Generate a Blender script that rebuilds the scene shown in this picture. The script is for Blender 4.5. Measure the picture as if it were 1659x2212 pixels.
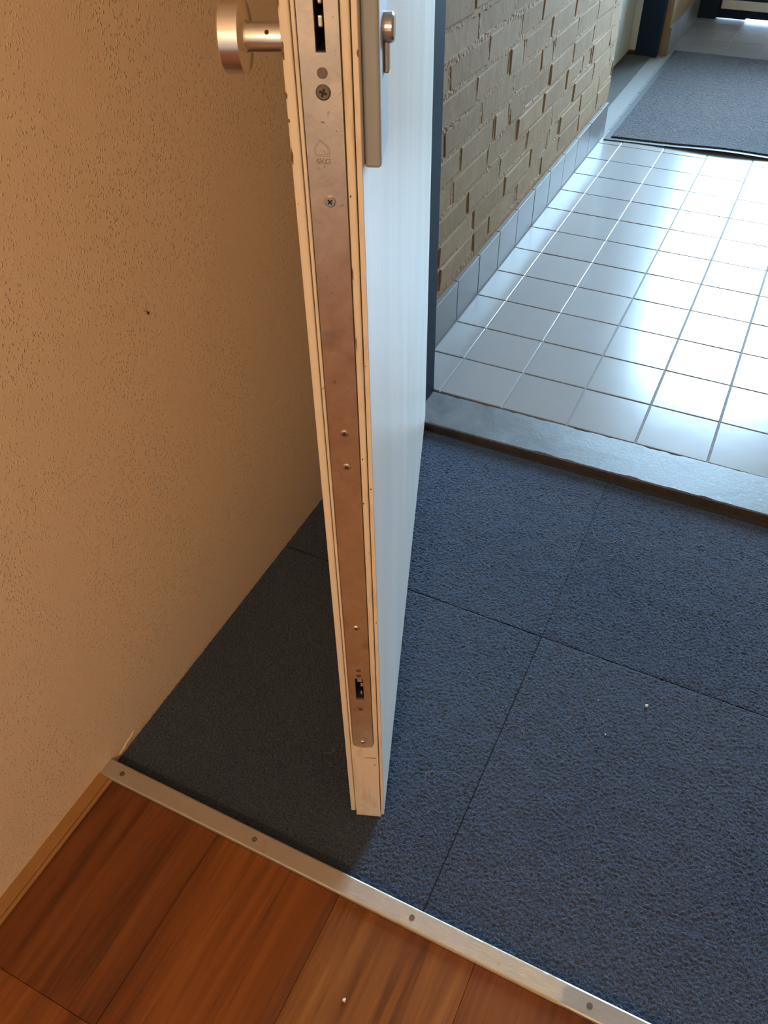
import bpy, bmesh, math, random
import numpy as np
from mathutils import Matrix, Vector, noise

for o in list(bpy.data.objects):
    bpy.data.objects.remove(o, do_unlink=True)
SC = bpy.context.scene
C = SC.collection
RND = random.Random(11)

# ------------------------------------------------------------------ camera
cam_d = bpy.data.cameras.new('camera')
cam = bpy.data.objects.new('camera', cam_d)
C.objects.link(cam)
RIGHT = (0.899651368599698, 0.436335421409674, -0.015453640345644948)
DOWN = (0.29264212914026494, -0.6288909856827003, -0.7203170915501691)
FWD = (-0.3240185167994923, 0.6435118710251462, -0.6934727627100963)
LOC = (0.73071, -1.60292, 1.11868)
M = Matrix.Identity(4)
for i in range(3):
    M[i][0] = RIGHT[i]
    M[i][1] = -DOWN[i]
    M[i][2] = -FWD[i]
    M[i][3] = LOC[i]
cam.matrix_world = M
cam_d.sensor_fit = 'HORIZONTAL'
cam_d.sensor_width = 36.0
cam_d.lens = 1779.58 / 1659.0 * 36.0
cam_d.clip_start = 0.02
cam_d.clip_end = 100
SC.camera = cam

# ------------------------------------------------------------------ sky, exposure
SKY = 116.0
LAMP_W = 38.0
world = bpy.data.worlds.new('overcast_sky')
SC.world = world
world.use_nodes = True
bgn = world.node_tree.nodes['Background']
bgn.inputs['Color'].default_value = (0.49, 0.735, 1.0, 1)
bgn.inputs['Strength'].default_value = SKY
vs = SC.view_settings
vs.view_transform = 'Standard'
vs.look = 'None'
vs.exposure = 0.0
vs.gamma = 1.0
vs.use_curve_mapping = False
# sampling portal in the glazed opening of the outer door (gives no light itself)
pd = bpy.data.lights.new('glazing_portal', 'AREA')
pd.shape = 'RECTANGLE'
pd.size = 0.86
pd.size_y = 1.48
pd.cycles.is_portal = True
po = bpy.data.objects.new('glazing_portal', pd)
C.objects.link(po)
po.location = (0.665, 3.46, 1.36)
po.rotation_euler = (math.radians(-90), 0, 0)


# ------------------------------------------------------------------ materials
class NT:
    def __init__(self, name):
        self.m = bpy.data.materials.new(name)
        self.m.use_nodes = True
        self.t = self.m.node_tree
        self.b = self.t.nodes['Principled BSDF']
        self.co = None

    def n(self, typ, **kw):
        nd = self.t.nodes.new(typ)
        for k, v in kw.items():
            if k.startswith('i_'):
                nd.inputs[int(k[2:]) if k[2:].isdigit() else k[2:].replace('_', ' ')].default_value = v
            else:
                setattr(nd, k, v)
        return nd

    def l(self, a, b):
        self.t.links.new(a, b)

    def coords(self, kind='Object', scale=(1, 1, 1), loc=(0, 0, 0), rnd=False):
        tc = self.n('ShaderNodeTexCoord')
        mp = self.n('ShaderNodeMapping')
        mp.inputs['Scale'].default_value = scale
        mp.inputs['Location'].default_value = loc
        src = tc.outputs[kind]
        if rnd:
            oi = self.n('ShaderNodeObjectInfo')
            ml = self.n('ShaderNodeMath', operation='MULTIPLY')
            ml.inputs[1].default_value = 37.0
            self.l(oi.outputs['Random'], ml.inputs[0])
            va = self.n('ShaderNodeVectorMath', operation='ADD')
            self.l(src, va.inputs[0])
            self.l(ml.outputs[0], va.inputs[1])
            src = va.outputs[0]
        self.l(src, mp.inputs['Vector'])
        return mp.outputs['Vector']

    def noise(self, vec, scale, detail=3, rough=0.55, dist=0.0):
        nd = self.n('ShaderNodeTexNoise')
        nd.inputs['Scale'].default_value = scale
        nd.inputs['Detail'].default_value = detail
        nd.inputs['Roughness'].default_value = rough
        nd.inputs['Distortion'].default_value = dist
        self.l(vec, nd.inputs['Vector'])
        return nd.outputs['Fac']

    def ramp(self, fac, stops):
        r = self.n('ShaderNodeValToRGB')
        e = r.color_ramp.elements
        while len(e) < len(stops):
            e.new(0.5)
        for el, (p, c) in zip(e, stops):
            el.position = p
            el.color = c if len(c) == 4 else (*c, 1)
        self.l(fac, r.inputs['Fac'])
        return r.outputs['Color']

    def mix(self, fac, a, b, mode='MIX'):
        x = self.n('ShaderNodeMix', data_type='RGBA', blend_type=mode)
        for s, v in ((x.inputs[0], fac), (x.inputs[6], a), (x.inputs[7], b)):
            if isinstance(v, (int, float)):
                s.default_value = v
            elif isinstance(v, tuple):
                s.default_value = v if len(v) == 4 else (*v, 1)
            else:
                self.l(v, s)
        return x.outputs[2]

    def bump(self, h, dist, strength=1.0, prev=None):
        b = self.n('ShaderNodeBump')
        b.inputs['Distance'].default_value = dist
        b.inputs['Strength'].default_value = strength
        self.l(h, b.inputs['Height'])
        if prev is not None:
            self.l(prev, b.inputs['Normal'])
        return b.outputs['Normal']

    def out(self, col=None, rough=None, metal=0.0, normal=None, spec=None):
        for nm, v in (('Base Color', col), ('Roughness', rough), ('Metallic', metal)):
            if v is None:
                continue
            s = self.b.inputs[nm]
            if isinstance(v, (int, float)):
                s.default_value = v
            elif isinstance(v, tuple):
                s.default_value = (*v, 1) if len(v) == 3 else v
            else:
                self.l(v, s)
        if spec is not None:
            self.b.inputs['Specular IOR Level'].default_value = spec
        if normal is not None:
            self.l(normal, self.b.inputs['Normal'])
        return self.m


def g3(v):
    return (v, v, v)


def mat_plain(name, col, rough=0.5, metal=0.0, var=0.06, scale=60, bump=0.0):
    t = NT(name)
    v = t.coords()
    f = t.noise(v, scale, 4)
    c = t.mix(f, tuple(x * (1 - var) for x in col), tuple(min(1, x * (1 + var)) for x in col))
    nm = t.bump(f, bump) if bump else None
    return t.out(c, rough, metal, nm)


def mat_plaster():
    t = NT('rough_plaster')
    v = t.coords('Object', (1, 1, 0.75))
    big = t.noise(v, 3.0, 2)
    c = t.mix(big, (0.78, 0.645, 0.49), (0.86, 0.725, 0.56))
    dens = t.ramp(t.noise(v, 6, 2), [(0.35, g3(0.2)), (0.65, g3(1))])
    def dots(sc, r0, r1):
        vo = t.n('ShaderNodeTexVoronoi', feature='F1')
        vo.inputs['Scale'].default_value = sc
        vo.inputs['Randomness'].default_value = 1.0
        wv = t.n('ShaderNodeVectorMath', operation='ADD')
        nz = t.n('ShaderNodeTexNoise')
        nz.inputs['Scale'].default_value = 150
        t.l(v, nz.inputs['Vector'])
        ms = t.n('ShaderNodeVectorMath', operation='SCALE')
        ms.inputs['Scale'].default_value = 0.004
        t.l(nz.outputs['Color'], ms.inputs[0])
        t.l(v, wv.inputs[0])
        t.l(ms.outputs[0], wv.inputs[1])
        t.l(wv.outputs[0], vo.inputs['Vector'])
        return t.ramp(vo.outputs['Distance'], [(r0, g3(1)), (r1, g3(0))])
    spat = dots(255, 0.06, 0.33)
    spat2 = dots(150, 0.04, 0.21)
    h = t.mix(0.5, spat, spat2, 'ADD')
    h = t.mix(1.0, h, dens, 'MULTIPLY')
    fine = t.noise(v, 420, 3)
    n1 = t.bump(fine, 0.0004, 0.35)
    n2 = t.bump(h, 0.0016, 0.85, n1)
    return t.out(c, 0.36, 0, n2, 0.6)


def mat_paint(name, col, rough, streak=0.0, chips=0.0):
    t = NT(name)
    v = t.coords('Object')
    f = t.noise(v, 14, 4)
    c = t.mix(f, tuple(x * 0.93 for x in col), col)
    if streak:
        vs_ = t.coords('Object', (34, 34, 0.9))
        s = t.noise(vs_, 1.0, 5, 0.6, 0.6)
        vs2 = t.coords('Object', (9, 9, 1.3))
        s2 = t.noise(vs2, 1.0, 3, 0.5)
        c = t.mix(t.ramp(s2, [(0.35, g3(0)), (0.7, g3(1))]), c, tuple(min(1, x * 1.08) for x in col))
        nm = t.bump(s, 0.0009, streak)
        nm = t.bump(s2, 0.003, streak * 0.6, nm)
    else:
        nm = t.bump(t.noise(v, 120, 3), 0.0004, 0.5)
    if chips:
        ch = t.ramp(t.noise(v, 95, 4, 0.6, 1.0), [(0.70, g3(0)), (0.74, g3(1))])
        c = t.mix(ch, c, (0.24, 0.14, 0.07))
        ds = t.ramp(t.noise(t.coords('Object', (1, 1, 0.3)), 60, 5, 0.65), [(0.5, g3(0)), (0.75, g3(chips))])
        c = t.mix(ds, c, (0.36, 0.23, 0.12))
    return t.out(c, rough, 0, nm)


def mat_faceplate():
    t = NT('zinc_faceplate')
    v = t.coords('Object')
    a = t.noise(v, 45, 5, 0.65)
    b = t.noise(v, 190, 4, 0.6, 0.5)
    c = t.mix(t.ramp(a, [(0.3, g3(0)), (0.7, g3(1))]), (0.66, 0.54, 0.40), (0.80, 0.68, 0.53))
    sp = t.ramp(b, [(0.64, g3(0)), (0.74, g3(0.7))])
    c = t.mix(sp, c, (0.22, 0.17, 0.13))
    sm = t.ramp(t.noise(v, 22, 3, 0.5), [(0.60, g3(0)), (0.76, g3(0.6))])
    c = t.mix(sm, c, (0.25, 0.22, 0.20))
    r = t.mix(a, g3(0.26), g3(0.40))
    return t.out(c, r, 1.0, t.bump(b, 0.0003, 0.3))


def mat_wood():
    t = NT('plank_wood')
    v = t.coords('Object', (34, 1.5, 34), rnd=True)
    v2 = t.coords('Object', (120, 5, 120), rnd=True)
    v3 = t.coords('Object', (7, 1.2, 7), rnd=True)
    g = t.noise(v, 1.0, 5, 0.6, 1.2)
    gf = t.noise(v2, 1.0, 3, 0.6, 0.3)
    pores = t.ramp(gf, [(0.30, g3(1)), (0.42, g3(0))])
    oi = t.n('ShaderNodeObjectInfo')
    col = t.ramp(g, [(0.33, (0.085, 0.021, 0.0035)), (0.46, (0.185, 0.052, 0.008)),
                     (0.56, (0.225, 0.070, 0.0115)), (0.72, (0.29, 0.10, 0.019))])
    dark = t.ramp(t.noise(v, 0.8, 3, 0.6, 2.0), [(0.50, g3(0)), (0.66, g3(0.8))])
    sep = t.n('ShaderNodeMath', operation='MULTIPLY')
    t.l(dark, sep.inputs[0])
    t.l(oi.outputs['Alpha'], sep.inputs[1])
    col = t.mix(sep.outputs[0], col, (0.055, 0.014, 0.005))
    hs = t.mix(1.0, col, oi.outputs['Color'], 'MULTIPLY')
    col = t.mix(0.22, hs, t.ramp(t.noise(v3, 1, 2), [(0.3, (0.09, 0.027, 0.007)), (0.7, (0.25, 0.09, 0.024))]))
    pm = t.n('ShaderNodeMath', operation='MULTIPLY')
    pm.inputs[1].default_value = 0.5
    t.l(pores, pm.inputs[0])
    col = t.mix(pm.outputs[0], col, (0.09, 0.02, 0.006))
    nm = t.bump(gf, 0.0002, 0.35)
    return t.out(col, t.mix(g, g3(0.30), g3(0.40)), 0, nm, 0.5)


def mat_carpet(name, c0, c1, scale=1.0, sheen=1.0, h=0.0045, wsc=250):
    t = NT(name)
    v = t.coords('Object', (scale,) * 3, rnd=True)
    w = t.noise(v, wsc, 2, 0.5, 1.0)
    w2 = t.noise(v, 90, 2, 0.5, 0.5)
    yarn = t.noise(v, 480, 2, 0.6)
    soil = t.ramp(t.noise(v, 3.2, 3), [(0.3, g3(0)), (0.75, g3(1))])
    c = t.mix(t.ramp(yarn, [(0.35, g3(0)), (0.65, g3(1))]), c0, c1)
    c = t.mix(t.ramp(soil, [(0, g3(0)), (1, g3(0.35))]), c, (c1[0] * 1.25, c1[1] * 1.1, c1[2] * 0.95))
    n1 = t.bump(w, h, 1.0)
    n2 = t.bump(w2, h * 0.6, 0.35, n1)
    t.b.inputs['Sheen Weight'].default_value = sheen
    t.b.inputs['Sheen Roughness'].default_value = 0.38
    t.b.inputs['Sheen Tint'].default_value = (0.46, 0.60, 0.82, 1)
    return t.out(c, 0.95, 0, n2, 0.05)


def mat_tile(name, col, rough):
    t = NT(name)
    v = t.coords('Object', rnd=True)
    f = t.noise(v, 9, 3)
    c = t.mix(f, tuple(x * 0.95 for x in col), tuple(min(1, x * 1.04) for x in col))
    oi = t.n('ShaderNodeObjectInfo')
    rv = t.n('ShaderNodeMapRange')
    rv.inputs[3].default_value = 0.965
    rv.inputs[4].default_value = 1.02
    t.l(oi.outputs['Random'], rv.inputs[0])
    c = t.mix(1.0, c, rv.outputs[0], 'MULTIPLY')
    h = t.noise(v, 160, 4, 0.6)
    n = t.bump(t.noise(v, 14, 2), 0.0006, 0.35)
    n = t.bump(h, 0.00012, 0.35, n)
    return t.out(c, rough, 0, n)


def mat_brick(name, k=0.41, gritty=1.0):
    t = NT(name)
    v = t.coords('Object', rnd=True)
    a = t.noise(v, 16, 4, 0.6)
    b = t.noise(v, 110, 5, 0.65)
    c = t.mix(t.ramp(a, [(0.3, g3(0)), (0.7, g3(1))]), (0.62 * k, 0.385 * k, 0.195 * k), (0.72 * k, 0.48 * k, 0.27 * k))
    oi = t.n('ShaderNodeObjectInfo')
    rv = t.n('ShaderNodeMapRange')
    rv.inputs[3].default_value = 0.92
    rv.inputs[4].default_value = 1.05
    t.l(oi.outputs['Random'], rv.inputs[0])
    c = t.mix(1.0, c, rv.outputs[0], 'MULTIPLY')
    pits = t.ramp(t.noise(v, 70, 3, 0.6, 0.8), [(0.68, g3(0)), (0.76, g3(1))])
    c = t.mix(pits, c, (0.30 * k, 0.20 * k, 0.11 * k))
    n = t.bump(t.noise(v, 22, 3, 0.55), 0.003, 0.4 * gritty)
    n = t.bump(b, 0.0006, 0.5 * gritty, n)
    return t.out(c, 0.85, 0, n, 0.2)


def mat_stone():
    t = NT('bluestone')
    v = t.coords()
    a = t.noise(v, 11, 6, 0.65, 0.6)
    b = t.noise(v, 150, 4, 0.6)
    c = t.mix(t.ramp(a, [(0.3, g3(0)), (0.7, g3(1))]), (0.052, 0.053, 0.052), (0.130, 0.128, 0.124))
    fl = t.ramp(t.noise(v, 90, 3, 0.5, 1.5), [(0.68, g3(0)), (0.75, g3(0.8))])
    c = t.mix(fl, c, (0.50, 0.52, 0.54))
    n = t.bump(a, 0.002, 0.3)
    n = t.bump(b, 0.0004, 0.5, n)
    return t.out(c, t.mix(a, g3(0.36), g3(0.56)), 0, n)


def mat_strip():
    t = NT('worn_aluminium')
    v = t.coords()
    sep = t.n('ShaderNodeSeparateXYZ')
    t.l(v, sep.inputs[0])
    a = t.noise(v, 30, 5, 0.65)
    diag = t.coords('Object', (55, 170, 1))
    d = t.noise(diag, 1.0, 4, 0.6, 0.8)
    wob = t.n('ShaderNodeMath', operation='MULTIPLY_ADD')
    t.l(a, wob.inputs[0])
    wob.inputs[1].default_value = 0.07
    t.l(sep.outputs[0], wob.inputs[2])
    band = t.ramp(wob.outputs[0], [(0.0, g3(0.05)), (0.50, g3(0.10)), (0.56, g3(0.55)), (0.80, g3(0.97)), (0.81, g3(0.02))])
    res = t.n('ShaderNodeMath', operation='MULTIPLY')
    t.l(t.ramp(d, [(0.30, g3(0.35)), (0.55, g3(1))]), res.inputs[0])
    t.l(band, res.inputs[1])
    base = t.mix(a, (0.44, 0.41, 0.37), (0.54, 0.51, 0.46))
    col = t.mix(res.outputs[0], base, t.mix(d, (0.40, 0.29, 0.17), (0.66, 0.55, 0.39)))
    stain = t.ramp(t.noise(v, 26, 3, 0.6, 1.0), [(0.62, g3(0)), (0.72, g3(0.6))])
    col = t.mix(stain, col, (0.45, 0.30, 0.12))
    mr = t.n('ShaderNodeMapRange')
    mr.inputs[3].default_value = 0.65
    mr.inputs[4].default_value = 0.0
    t.l(res.outputs[0], mr.inputs[0])
    nm = t.bump(d, 0.0006, 0.5)
    rr = t.mix(res.outputs[0], g3(0.36), g3(0.75))
    return t.out(col, rr, mr.outputs[0], nm)


def mat_glass():
    t = NT('window_glass')
    tr = t.n('ShaderNodeBsdfTransparent')
    tr.inputs['Color'].default_value = (0.97, 0.99, 0.98, 1)
    gl = t.n('ShaderNodeBsdfGlossy')
    gl.inputs['Roughness'].default_value = 0.0
    fr = t.n('ShaderNodeFresnel')
    fr.inputs['IOR'].default_value = 1.45
    mx = t.n('ShaderNodeMixShader')
    t.l(fr.outputs[0], mx.inputs[0])
    t.l(tr.outputs[0], mx.inputs[1])
    t.l(gl.outputs[0], mx.inputs[2])
    t.t.nodes.remove(t.b)
    t.l(mx.outputs[0], t.t.nodes['Material Output'].inputs['Surface'])
    return t.m


MT = dict(
    plaster=mat_plaster(),
    paint_out=mat_paint('white_gloss_paint', (0.74, 0.675, 0.605), 0.27, streak=0.5),
    paint_edge=mat_paint('cream_edge_paint', (0.80, 0.71, 0.575), 0.5, chips=0.45),
    paint_in=mat_paint('cream_inner_paint', (0.80, 0.71, 0.575), 0.45),
    plate=mat_faceplate(),
    screw=mat_plain('screw_steel', (0.60, 0.55, 0.50), 0.26, 1.0, 0.1, 300),
    dull_steel=mat_plain('dull_steel', (0.20, 0.165, 0.135), 0.45, 0.8, 0.15, 300),
    recess=mat_plain('recess_shade_paint', (0.035, 0.026, 0.02), 0.7, 0.0, 0.2, 300),  # near-black colour stands in for the shade inside screw recesses
    mortise=mat_plain('lock_case', (0.035, 0.032, 0.032), 0.55, 0.3, 0.2, 100),
    bolt=mat_plain('bolt_metal', (0.80, 0.74, 0.62), 0.22, 1.0, 0.08, 200),
    knob=mat_plain('brushed_knob_steel', (0.80, 0.77, 0.72), 0.25, 1.0, 0.05, 260),
    shield=mat_plain('escutcheon_metal', (0.33, 0.36, 0.37), 0.45, 0.2, 0.04, 80),
    cyl=mat_plain('cylinder_nickel', (0.55, 0.48, 0.40), 0.25, 1.0, 0.1, 200),
    seal=mat_plain('black_rubber_seal', (0.018, 0.017, 0.016), 0.7, 0, 0.2, 80),
    chip=mat_plain('bare_wood_chip', (0.17, 0.095, 0.05), 0.8, 0, 0.35, 400),
    blue=mat_plain('dark_blue_frame_paint', (0.008, 0.020, 0.037), 0.6, 0, 0.08, 30),
    stone=mat_stone(),
    lath=mat_plain('brown_wood_lath', (0.055, 0.032, 0.017), 0.85, 0, 0.7, 60, 0.001),
    tile=mat_tile('glazed_floor_tile', (0.285, 0.275, 0.272), 0.20),
    skirt=mat_tile('glazed_skirting_tile', (0.155, 0.143, 0.135), 0.45),
    grout=mat_plain('cement_grout', (0.20, 0.19, 0.185), 0.8, 0, 0.2, 90),
    brick=mat_brick('tan_brick'),
    mortar=mat_brick('tan_mortar', 0.415, 1.0),
    wood=mat_wood(),
    trimwood=mat_plain('varnished_pine', (0.34, 0.17, 0.055), 0.45, 0, 0.14, 40),
    carpet=mat_carpet('blue_black_loop_pile', (0.015, 0.024, 0.042), (0.078, 0.102, 0.150), sheen=0.6, h=0.0036, wsc=330),
    mat=mat_carpet('grey_mat_pile', (0.022, 0.022, 0.026), (0.125, 0.120, 0.128), 0.5, 0.15, 0.007, 200),
    rubber=mat_plain('mat_rubber', (0.020, 0.023, 0.028), 0.65, 0, 0.1, 60),
    strip=mat_strip(),
    base=mat_plain('screed', (0.06, 0.055, 0.05), 0.9, 0, 0.2, 20),
    white_wall=mat_plain('wall_emulsion', (0.64, 0.58, 0.50), 0.8, 0, 0.04, 8),
    ceil=mat_plain('ceiling_emulsion', (0.78, 0.76, 0.72), 0.85, 0, 0.03, 8),
    door2=mat_plain('shaded_white_paint', (0.46, 0.47, 0.41), 0.5, 0, 0.05, 10),  # white door paint with the shade of its recess put into the colour
    alu=mat_plain('anodised_weather_bar', (0.62, 0.60, 0.56), 0.4, 0.5, 0.06, 30),
    glass=mat_glass(),
    paving=mat_plain('outdoor_paving', (0.42, 0.42, 0.41), 0.85, 0, 0.15, 6),
    speck=mat_plain('dark_speck', (0.015, 0.010, 0.008), 0.6),
    crumb=mat_plain('pale_crumb', (0.72, 0.68, 0.62), 0.8),
    hair=mat_plain('pale_fibre', (0.42, 0.34, 0.28), 0.7),
    flake=mat_plain('plaster_chip', (0.80, 0.70, 0.55), 0.85, 0, 0.1, 200, 0.001),
    etch=mat_plain('stamped_edge', (0.30, 0.25, 0.20), 0.5, 0.8, 0.1, 300),
)


MT['blue'].node_tree.nodes['Principled BSDF'].inputs['Specular IOR Level'].default_value = 0.15


# ------------------------------------------------------------------ builders
def obj(name, bm, mats, parent=None, smooth=False):
    bmesh.ops.recalc_face_normals(bm, faces=bm.faces)
    me = bpy.data.meshes.new(name)
    bm.to_mesh(me)
    bm.free()
    for m in (mats if isinstance(mats, (list, tuple)) else [mats]):
        me.materials.append(MT[m] if isinstance(m, str) else m)
    if smooth:
        for p in me.polygons:
            p.use_smooth = True
    o = bpy.data.objects.new(name, me)
    C.objects.link(o)
    o.parent = parent
    return o


def inst(name, me, parent=None, loc=(0, 0, 0), rot=(0, 0, 0)):
    o = bpy.data.objects.new(name, me)
    C.objects.link(o)
    o.parent = parent
    o.location = loc
    o.rotation_euler = rot
    return o


def empty(name, loc=(0, 0, 0), rz=0.0):
    o = bpy.data.objects.new(name, None)
    C.objects.link(o)
    o.location = loc
    o.rotation_euler = (0, 0, rz)
    o.empty_display_size = 0.05
    return o


def tag(o, label, cat, group=None, kind=None):
    o['label'] = label
    o['category'] = cat
    if group:
        o['group'] = group
    if kind:
        o['kind'] = kind
    return o


def box(bm, x0, x1, y0, y1, z0, z1, bevel=0.0, seg=1, mi=0):
    vs_ = [bm.verts.new(p) for p in ((x0, y0, z0), (x1, y0, z0), (x1, y1, z0), (x0, y1, z0),
                                     (x0, y0, z1), (x1, y0, z1), (x1, y1, z1), (x0, y1, z1))]
    fs = []
    for q in ((0, 3, 2, 1), (4, 5, 6, 7), (0, 1, 5, 4), (1, 2, 6, 5), (2, 3, 7, 6), (3, 0, 4, 7)):
        f = bm.faces.new([vs_[i] for i in q])
        f.material_index = mi
        fs.append(f)
    if bevel:
        es = list({e for f in fs for e in f.edges})
        r = bmesh.ops.bevel(bm, geom=es, offset=bevel, segments=seg, profile=0.5, affect='EDGES')
        for f in r['faces']:
            f.material_index = mi
    return vs_


def boxes(name, lst, mats, parent=None, bevel=0.0, seg=1):
    bm = bmesh.new()
    for b in lst:
        box(bm, *b, bevel=bevel, seg=seg)
    return obj(name, bm, mats, parent)


def prism(bm, outer, holes, to3, w0, w1, mi=0, hole_mi=None, floor_w=None):
    """2-D outline with holes, thickness w0 (back) to w1 (front); to3(u, v, w) maps to 3-D.
    floor_w: holes get a floor there (blind recess)."""
    def ring(pts, w):
        return [bm.verts.new(to3(u, v, w)) for u, v in pts]
    rf = [ring(outer, w1)] + [ring(h, w1) for h in holes]
    edges = []
    for r in rf:
        for i in range(len(r)):
            edges.append(bm.edges.new((r[i], r[(i + 1) % len(r)])))
    g = bmesh.ops.triangle_fill(bm, use_beauty=True, edges=edges)
    for f in g['geom']:
        if isinstance(f, bmesh.types.BMFace):
            f.material_index = mi
    rb = ring(outer, w0)
    for i in range(len(rb)):
        f = bm.faces.new((rf[0][i], rf[0][(i + 1) % len(rb)], rb[(i + 1) % len(rb)], rb[i]))
        f.material_index = mi
    for h, r in zip(holes, rf[1:]):
        wl = w0 if floor_w is None else floor_w
        b = ring(h, wl)
        for i in range(len(b)):
            f = bm.faces.new((r[i], r[(i + 1) % len(b)], b[(i + 1) % len(b)], b[i]))
            f.material_index = mi if hole_mi is None else hole_mi
        if floor_w is not None:
            f = bm.faces.new(b)
            f.material_index = mi if hole_mi is None else hole_mi


def circle(cx, cy, r, n=20, a0=0.0):
    return [(cx + r * math.cos(a0 + 2 * math.pi * i / n), cy + r * math.sin(a0 + 2 * math.pi * i / n)) for i in range(n)]


def lathe(bm, prof, axis, org, n=40, mi=0, cap=True):
    """prof: list of (t along axis, r)"""
    ax = Vector(axis).normalized()
    u = ax.orthogonal().normalized()
    w = ax.cross(u)
    rings = []
    for t_, r in prof:
        rings.append([bm.verts.new(Vector(org) + ax * t_ + (u * math.cos(a) + w * math.sin(a)) * r)
                      for a in (2 * math.pi * i / n for i in range(n))])
    for a, b in zip(rings, rings[1:]):
        for i in range(n):
            f = bm.faces.new((a[i], a[(i + 1) % n], b[(i + 1) % n], b[i]))
            f.material_index = mi
    if cap:
        for r in (rings[0], rings[-1]):
            bm.faces.new(r).material_index = mi


def tube(bm, pts, r, n=6):
    rings = []
    for i, p in enumerate(pts):
        p = Vector(p)
        d = (Vector(pts[min(i + 1, len(pts) - 1)]) - Vector(pts[max(i - 1, 0)])).normalized()
        u = d.cross(Vector((0, 0, 1)))
        u = u.normalized() if u.length > 1e-4 else Vector((1, 0, 0))
        w = d.cross(u)
        rr = r[i] if isinstance(r, (list, tuple)) else r
        rings.append([bm.verts.new(p + (u * math.cos(2 * math.pi * k / n) + w * math.sin(2 * math.pi * k / n)) * rr) for k in range(n)])
    for a, b in zip(rings, rings[1:]):
        for k in range(n):
            bm.faces.new((a[k], a[(k + 1) % n], b[(k + 1) % n], b[k]))
    bm.faces.new(rings[0])
    bm.faces.new(rings[-1])


def struct(name, lst, m, label, cat, parent=None, bevel=0.0):
    o = boxes(name, lst, m, parent, bevel)
    tag(o, label, cat, kind='structure')
    return o


# ------------------------------------------------------------------ room shell
XW = 0.069           # plaster wall face
ZC = -0.0175          # top of the sunken carpet
wall_left = struct('wall_left', [(-0.131, XW, -3.3, -0.27, -0.08, 2.5)], 'plaster',
                   'cream spatter-plaster wall beside the open door', 'wall')
struct('wall_back', [(-0.131, 1.7, -3.4, -3.3, -0.08, 2.5)], 'white_wall', 'pale end wall of the room behind the wooden floor', 'wall')
struct('wall_right', [(1.6, 1.7, -3.3, -0.27, -0.08, 2.5)], 'white_wall', 'pale room wall across from the plaster wall', 'wall')
struct('wall_front', [(1.15, 1.7, -0.27, -0.15, -0.08, 2.5), (-0.131, 1.15, -0.27, -0.15, 2.19, 2.5),
                      (-0.131, 0.06, -0.27, -0.16, -0.08, 2.19)], 'white_wall',
       'pale wall holding the dark blue door frame', 'wall')
struct('ceiling', [(-0.4, 1.8, -3.9, 3.6, 2.5, 2.6)], 'ceil', 'flat white ceiling above room and hallway', 'ceiling')

# hallway shell; bricks follow below
wall_brick = struct('wall_hallway', [(-0.2, 0.0500, -0.16, 1.588, -0.05, 2.5)], 'mortar',
                    'tan rough-pointed brick wall of the hallway with grey tile skirting', 'wall')
struct('wall_recess', [(-0.30, -0.145, 1.588, 2.66, -0.05, 2.5), (-0.145, 0.06, 1.588, 2.66, 2.15, 2.5)], 'mortar',
       'brick wall round the recessed neighbouring door', 'wall')
wall_far = struct('wall_far', [(-0.3, 0.058, 2.66, 3.47, -0.05, 2.5)], 'mortar',
                  'tan brick wall between the neighbouring door and the outer door', 'wall')
struct('wall_hallway_right', [(1.35, 1.45, -0.15, 3.47, -0.05, 2.5)], 'mortar', 'tan hallway wall across from the brick wall', 'wall')
struct('wall_end', [(-0.3, 0.068, 3.37, 3.47, -0.05, 2.5), (1.262, 1.45, 3.37, 3.47, -0.05, 2.5), (0.068, 1.262, 3.37, 3.47, 2.27, 2.5)],
       'mortar', 'hallway end wall round the outer door', 'wall')
struct('ground', [(-8, 9, 3.47, 16, -0.12, -0.015)], 'paving', 'grey paving outside the outer door', 'ground')

# ------------------------------------------------------------------ wooden floor
floor = struct('floor', [(XW, 1.6, -3.3, -1.2445, -0.05, -0.0202)], 'base', 'reddish brown wooden plank floor', 'floor')
PW = 0.193
PX0 = 0.0855


def plank(x0, x1, y0, y1, color):
    bm = bmesh.new()
    box(bm, -(x1 - x0) / 2 + 0.0002, (x1 - x0) / 2 - 0.0002, -(y1 - y0) / 2 + 0.0002, (y1 - y0) / 2 - 0.0002, -0.007, 0.007, bevel=0.0006)
    o = obj('plank', bm, 'wood', floor)
    o.location = ((x0 + x1) / 2, (y0 + y1) / 2, -0.0132)
    o.color = color
    return o


ends = {0: [-1.2445, -1.507, -2.75, -3.3], 1: [-1.2445, -2.15, -3.3], 2: [-1.2445, -1.86, -3.05, -3.3],
        3: [-1.2445, -2.4, -3.3]}
tints = {0: (0.80, 0.72, 0.72, 1.0), 1: (1.06, 1.04, 1.0, 0.12), 2: (1.06, 1.16, 1.2, 0.25), 3: (0.98, 0.98, 1.0, 0.3)}  # third column: daylight on the plank put into its lighter tint
for k in range(8):
    x0 = PX0 + PW * k
    x1 = min(x0 + PW, 1.599)
    if x1 - x0 < 0.02:
        continue
    es = ends.get(k, [-1.2445, -1.6 - 0.3 * RND.random(), -2.8 - 0.4 * RND.random(), -3.3])
    for a, b in zip(es, es[1:]):
        col = tints.get(k)
        if col is None or b < -2.6:
            q = 0.9 + 0.2 * RND.random()
            col = (q, q, q, RND.random() * 0.6)
        plank(max(x0, XW + 0.001), x1, b, a, col)

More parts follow.
